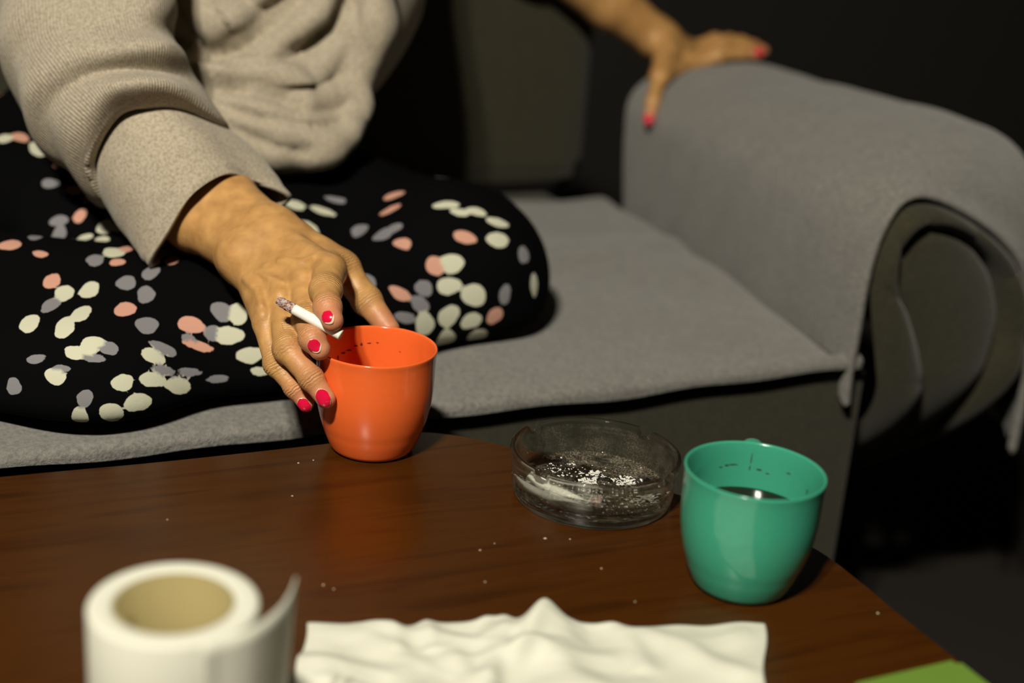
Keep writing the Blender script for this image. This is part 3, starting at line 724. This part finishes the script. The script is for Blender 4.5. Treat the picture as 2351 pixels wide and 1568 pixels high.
# printed spots: where they sit on the cloth, how big, which tone
SPOTS = [(20,205,25,22,'c'),(80,200,30,22,'p'),(155,248,38,30,'c'),(230,315,15,12,'p'),(200,385,32,22,'g'),(292,412,30,20,'p'),(350,450,22,18,'g'),(320,515,26,30,'p'),(235,535,35,25,'g'),(140,600,25,30,'g'),(236,592,32,35,'g'),(340,603,30,16,'c'),(40,630,40,25,'p'),(162,668,30,14,'p'),(420,560,35,30,'c'),(480,555,25,28,'c'),(410,610,28,14,'c'),(455,660,45,40,'c'),(510,645,28,22,'p'),(470,700,28,18,'p'),(380,692,32,28,'g'),(690,690,30,20,'p'),(603,742,32,34,'g'),(208,775,30,35,'p'),(258,825,38,38,'c'),(358,812,40,45,'c'),(203,872,34,36,'g'),(505,783,36,40,'g'),(583,830,36,38,'g'),(325,905,38,45,'c'),(500,888,38,42,'p'),(118,945,38,52,'c'),(258,960,42,46,'c'),(588,952,42,32,'g'),(763,950,44,36,'p'),(885,897,38,40,'g'),(952,908,38,40,'c'),(370,1030,46,36,'c'),(437,1045,32,28,'g'),(298,1062,44,26,'c'),(850,985,32,30,'g'),(915,992,55,38,'c'),(795,1035,50,20,'p'),(755,1005,28,16,'g'),(145,1087,42,18,'g'),(378,1085,38,16,'g'),(655,1045,48,22,'g'),(615,1075,46,26,'c'),(1000,1072,52,32,'c'),(245,1125,32,16,'g'),(222,1158,42,34,'c'),(655,1133,42,16,'g'),(758,1140,36,12,'g'),(870,1167,38,14,'g'),(1038,1138,34,18,'c'),(490,1182,42,32,'c'),(610,1170,42,32,'c'),(712,1195,44,34,'c'),(55,1197,36,32,'g'),(340,1245,34,34,'g'),(553,1262,42,40,'c'),(448,1308,42,40,'c'),(320,1320,38,30,'c'),(680,1305,24,14,'p'),(780,1272,26,12,'g'),(935,1240,22,8,'p'),
 (1180,470,45,18,'c'),(1290,495,60,16,'c'),(1340,450,40,14,'g'),(1575,433,80,13,'p'),(1560,490,75,13,'p'),(1785,470,50,18,'c'),(1840,500,40,16,'c'),(1905,497,45,16,'c'),(1990,540,55,18,'c'),(1225,565,52,32,'c'),(1440,575,36,26,'g'),(1530,590,42,30,'g'),(1575,565,32,22,'g'),(1610,625,34,26,'p'),(1860,600,50,24,'p'),(1990,610,46,30,'c'),(2095,670,20,40,'g'),(2138,790,14,50,'c'),(1740,715,40,36,'p'),(1805,706,50,40,'c'),(1470,775,30,30,'g'),(1600,825,42,26,'p'),(1695,805,38,30,'g'),(1795,795,52,36,'c'),(1895,832,46,48,'c'),(1680,868,38,30,'g'),(2020,830,24,38,'g'),(1980,915,30,34,'p'),(1620,922,38,24,'g'),(1700,948,42,44,'c'),(1795,915,42,40,'c'),(1885,935,38,34,'c'),(1910,998,40,28,'c'),(1780,1015,48,34,'c'),(1775,1045,30,26,'p')]
TONE = dict(c=(.50, .50, .385), g=(.19, .186, .198), p=(.52, .275, .205))
tn = tr.normal(tv); vd = np.full(len(tv), 9.0); vc = np.zeros((len(tv), 3))
def paint(c, n, a, b, u, v, tone, wob):
    q = tv - c; dn = q @ n; x, y = q @ u, q @ v
    ang = np.arctan2(y / b, x / a)
    e = (np.hypot(x / a, y / b) - 1 - .10 * np.sin(2 * ang + wob) - .05 * np.sin(3 * ang + 2 * wob)) * min(a, b) * 1000
    e = np.where((np.abs(dn) < .03) & (tn @ n > .15), e, 9)
    m = e < vd; vd[m] = e[m]; vc[m] = tone
sp = np.array([(x / 1.7423, 200 + y / 1.7423) for x, y, *_ in SPOTS])
D = np.array([at(x, y, 1.0) - C0 for x, y in sp]); D /= np.linalg.norm(D, axis=1)[:, None]
SC = tr.trace(C0 + D * .85, D, 90); SN = tr.normal(SC); okd = np.abs(tr(SC)) < .004
for k, (x, y, a, b, t) in enumerate(SPOTS):
    if not okd[k]: continue
    c, n = SC[k], SN[k]; dep = (c - C0) @ FW
    u = RT - n * (RT @ n); l1 = np.linalg.norm(u); u /= l1
    v = np.cross(n, u); l2 = abs(v @ UP)
    paint(c, n, np.clip(a / 1.7423 * dep / FPX / max(l1, .35), .004, .012), np.clip(b / 1.7423 * dep / FPX / max(l2, .30), .0035, .0115), u, v, TONE[t], k * 1.7)
toc = C0 - tv; toc /= np.linalg.norm(toc, axis=1)[:, None]
facing = (tn * toc).sum(1); pq = proj(tv); cand = np.argwhere(((facing < .02) | (pq[:, 0] < -25) | (pq[:, 1] < 0)) & (tv[:, 2] > ZS + .03))[:, 0]
for i in RNG.choice(cand, 260, replace=False):
    n = tn[i]; u = np.cross(n, V(.3, .5, .8)); u /= np.linalg.norm(u)
    paint(tv[i], n, RNG.uniform(.006, .0095), RNG.uniform(.006, .0085), u, np.cross(n, u), TONE['cgpc'[RNG.integers(4)]], i)
me = mesh_np('trousers', tv, tf)
a_ = me.attributes.new('spot', 'FLOAT', 'POINT'); a_.data.foreach_set('value', np.clip(vd, -9, 9).astype(np.float32))
a_ = me.attributes.new('tone', 'FLOAT_VECTOR', 'POINT'); a_.data.foreach_set('vector', vc.astype(np.float32).ravel())
m = Mat('spotted_black_jersey', (.006, .006, .007), .9, Specular_IOR_Level=.03)
co_ = m.coord('Object'); sp_ = m.math('ADD', m.attr('spot'), m.math('MULTIPLY', m.math('SUBTRACT', m.noise(co_, 130, 2), .5), 2.2))
msk = m.math('SUBTRACT', .5, m.math('MULTIPLY', sp_, 2.5), clamp=True)
sm = m.n('ShaderNodeMath'); sm.operation = 'MAXIMUM'; m.l(msk, sm.inputs[0]); sm.inputs[1].default_value = 0
m.base(m.mix(msk, (.0022, .0022, .0026), m.attr('tone', 'Vector')))
m.bump(m.noise(co_, 900, 2), .15, .001)
link('trousers', me, m.m, person)

# ------------------------------------------------------------------ sweater
def m_knit(name, rib):
    m = Mat(name, (.36, .31, .235), .95, Specular_IOR_Level=.1, Sheen_Weight=.15)
    co = m.coord('Object'); n = m.noise(co, 420, 4, .7); big = m.noise(co, 40, 3)
    c = m.ramp(n, [(.32, (.23, .195, .145)), (.58, (.43, .375, .285))]); m.base(m.mix(m.math('MULTIPLY', big, .2), c, (.28, .23, .17)))
    b = m.bump(n, .35, .0016)
    if rib:
        uv = m.coord('UV'); sx = m.n('ShaderNodeSeparateXYZ'); m.l(uv, sx.inputs[0])
        m.bump(m.math('SINE', m.math('MULTIPLY', sx.outputs[1], 6.2832 * rib)), .4, .0012, b)
    return m.m
M_KNIT, M_RIB = m_knit('beige_fleece_knit', 0), m_knit('beige_rib_knit', 150)
def loft(name, rings, n_around, n_along, mat, parent, thick, wob=0):
    R = np.array([[at(*p) for p in ring] for ring in rings])
    A = np.stack([catmull(r, n_around, closed=True) for r in R]); P = catmull(A, n_along)
    if wob:
        i, j = np.meshgrid(np.linspace(0, 1, n_along), np.linspace(0, 2 * np.pi, n_around, endpoint=False), indexing='ij')
        cen = P.mean(1, keepdims=True); d = P - cen; d /= np.linalg.norm(d, axis=2, keepdims=True)
        P = P + d * (wob * (np.sin(i * 19 + 2.0 * j) * .6 + np.sin(i * 33 - 3 * j + 1) * .4))[..., None]
    o = link(name, grid(name, P, closed_v=True), mat, parent); solidify(o, thick, 0); return o
CUFF = [
 [(225,420,1.250),(212,345,1.205),(266,260,1.180),(342,225,1.178),(425,240,1.205),(495,280,1.245),(470,345,1.285),(370,405,1.300),(275,425,1.285)],
 [(250,478,1.225),(238,395,1.180),(300,298,1.160),(385,262,1.165),(470,282,1.195),(550,322,1.235),(525,380,1.265),(420,440,1.280),(305,475,1.262)],
 [(297,545,1.198),(300,455,1.163),(360,355,1.150),(445,318,1.160),(522,338,1.190),(602,368,1.225),(580,425,1.246),(478,480,1.260),(360,530,1.240)],
 [(330,590,1.180),(358,505,1.155),(412,408,1.148),(492,368,1.163),(562,388,1.190),(638,418,1.215),(618,458,1.230),(530,510,1.242),(405,570,1.222)],
 [(346,608,1.172),(388,532,1.154),(442,446,1.148),(518,400,1.165),(580,418,1.192),(662,448,1.208),(640,476,1.222),(556,528,1.236),(425,588,1.214)]]
SLEEVE = [
 [(262,455,1.222),(216,372,1.185),(262,268,1.162),(332,242,1.160),(420,258,1.186),(492,302,1.226),(470,350,1.282),(370,415,1.300),(285,448,1.275)],
 [(240,462,1.222),(200,366,1.175),(254,252,1.150),(332,228,1.148),(424,244,1.174),(508,300,1.224),(482,358,1.292),(370,432,1.312),(270,460,1.280)],
 [(196,440,1.220),(166,330,1.163),(228,218,1.138),(330,192,1.136),(432,210,1.162),(522,278,1.222),(482,332,1.300),(352,392,1.322),(240,432,1.280)],
 [(142,375,1.225),(122,275,1.182),(196,186,1.160),(302,158,1.158),(392,172,1.178),(462,222,1.235),(424,272,1.300),(300,332,1.330),(190,372,1.290)],
 [(88,312,1.230),(66,214,1.174),(162,132,1.146),(282,110,1.146),(384,116,1.168),(432,166,1.235),(384,222,1.310),(252,282,1.340),(132,312,1.290)],
 [(44,236,1.245),(32,150,1.196),(128,80,1.172),(262,66,1.172),(366,72,1.190),(405,108,1.245),(352,150,1.330),(212,206,1.360),(92,236,1.310)],
 [(16,150,1.262),(18,60,1.200),(120,10,1.176),(256,0,1.176),(362,10,1.192),(394,44,1.252),(345,80,1.345),(204,120,1.375),(78,146,1.325)],
 [(12,30,1.280),(20,-60,1.215),(116,-90,1.190),(250,-95,1.190),(352,-80,1.205),(388,-40,1.265),(342,-20,1.365),(200,0,1.395),(70,25,1.340)],
 [(20,-200,1.320),(40,-260,1.260),(130,-290,1.240),(260,-290,1.240),(362,-270,1.260),(410,-230,1.320),(360,-210,1.42),(220,-190,1.45),(90,-195,1.39)],
 [(100,-470,1.42),(120,-520,1.37),(200,-550,1.35),(330,-550,1.36),(430,-520,1.39),(480,-480,1.45),(430,-450,1.53),(300,-440,1.56),(170,-450,1.50)]]
ts = SDF()
ts.add([(at(640, -480, 1.54), at(630, -60, 1.52), .155, .147), (at(630, -60, 1.53), at(560, 190, 1.50), .150, .112), (SH_R, SH_L, .075, .075), (at(300, -300, 1.51), at(480, 150, 1.51), .11, .115)], .06, .03)
ts.add([(at(430, 265, 1.40), at(640, 300, 1.395), .048, .038), (at(640, 300, 1.395), at(775, 262, 1.44), .038, .032), (at(480, 310, 1.40), at(700, 325, 1.42), .038, .030)], .02, .035)
ts.add([(SH_L, L_ELB * .8 + SH_L * .2, .075, .07)], .03, .04)
RIDGE = [([(430, 70), (540, 40), (650, -30)], .020), ([(450, 150), (560, 125), (660, 65), (745, -20)], .022), ([(470, 205), (620, 185), (740, 130), (820, 40)], .026), ([(840, -40), (850, 60), (800, 190)], .026),
         ([(440, 235), (580, 262), (700, 285), (800, 240)], .020), ([(520, 295), (640, 325), (720, 335), (785, 285)], .016), ([(380, -20), (430, 20), (470, 90)], .02)]
for pl, r in RIDGE:
    Dd = np.array([at(x, y, 1.) - C0 for x, y in pl]); Dd /= np.linalg.norm(Dd, axis=1)[:, None]
    q = ts.trace(C0 + Dd * 1.0, Dd, 60) + Dd * r * .25
    ts.add([(q[i], q[i + 1], r, r) for i in range(len(q) - 1)], .012, .012)
tp = np.array([SH_R, SH_L, at(400, 420, 1.3), at(900, 300, 1.6), L_ELB, at(600, -600, 1.8), at(600, -300, 1.2)])
sv, sf = surface_nets(ts, tp.min(0) - .10, tp.max(0) + .10, .0042)
# drape folds: sharp creases with soft rolls beside them, pushed into the knit along its normals
CREASE = [([(378, 88), (430, 108), (495, 125), (560, 102), (640, 50), (710, -20)], .030), ([(392, 0), (425, 60), (460, 112)], .022), ([(470, 150), (560, 160), (660, 130), (740, 70), (790, -10)], .020),
          ([(405, 170), (500, 200), (620, 220), (720, 240), (800, 232)], .030), ([(450, 215), (560, 262), (680, 285), (760, 288), (805, 262)], .024), ([(500, 275), (580, 320), (660, 345), (725, 345)], .018), ([(800, -20), (818, 60), (790, 140)], .010), ([(540, -30), (600, 20), (680, -30)], .012)]
sn = ts.normal(sv); dsp = np.zeros(len(sv))
for pl, A_ in CREASE:
    pl = catmull(np.array(pl, float), 34); Dd = np.array([at(x, y, 1.) - C0 for x, y in pl]); Dd /= np.linalg.norm(Dd, axis=1)[:, None]
    q = ts.trace(C0 + Dd * 1.0, Dd, 60).astype(np.float32)
    near = np.argwhere(np.linalg.norm(sv - q.mean(0), axis=1) < .30)[:, 0]
    dm = np.full(len(near), 9.); im = np.zeros(len(near), int)
    for i_q, p in enumerate(q):
        dd = np.linalg.norm(sv[near] - p, axis=1); m_ = dd < dm; dm[m_] = dd[m_]; im[m_] = i_q
    fade = np.sin(np.pi * np.clip((im + 2) / 37, 0, 1)) ** .5
    dsp[near] += fade * (-A_ * np.exp(-dm / .0085) + A_ * .45 * np.exp(-((dm - .026) / .013) ** 2))
sv = sv + sn * dsp[:, None]
sw = link('sweater', mesh_np('sweater', sv, sf), M_KNIT, person)
loft('sleeve', SLEEVE, 120, 160, M_RIB, sw, .005, .0042)
loft('cuff', CUFF, 110, 90, M_KNIT, sw, .004, .0006)

# ------------------------------------------------------------------ lit cigarette between the fingers
c_a, c_b = at(637, 689, 1.024), at(783, 769, 1.016)
cg = empty('cigarette', tuple(c_b), 'half-smoked white cigarette with ash tip between the fingers above the orange mug', 'cigarette')
def cp(t): return c_a * (1 - t) + c_b * t
tube('paper', [cp(.26), cp(.5), cp(.80)], [.0039] * 3, M_PAPERW, cg, m=30)
tube('filter', [cp(.795), cp(.9), cp(1.0)], [.00392] * 3, M_PAPERW, cg, m=20)
tube('filter_end', [cp(.99), cp(1.003)], [.0036] * 2, M_CREAM, cg, m=4)
o = tube('ash_tip', [cp(0), cp(.06), cp(.12), cp(.2), cp(.275)], [.0022, .0033, .0034, .0037, .0038], M_ASH, cg, n=28, m=50)
vv = np.zeros(len(o.data.vertices) * 3); o.data.vertices.foreach_get('co', vv); vv = vv.reshape(-1, 3) + RNG.normal(0, .00022, (len(o.data.vertices), 3)); o.data.vertices.foreach_set('co', vv.ravel())
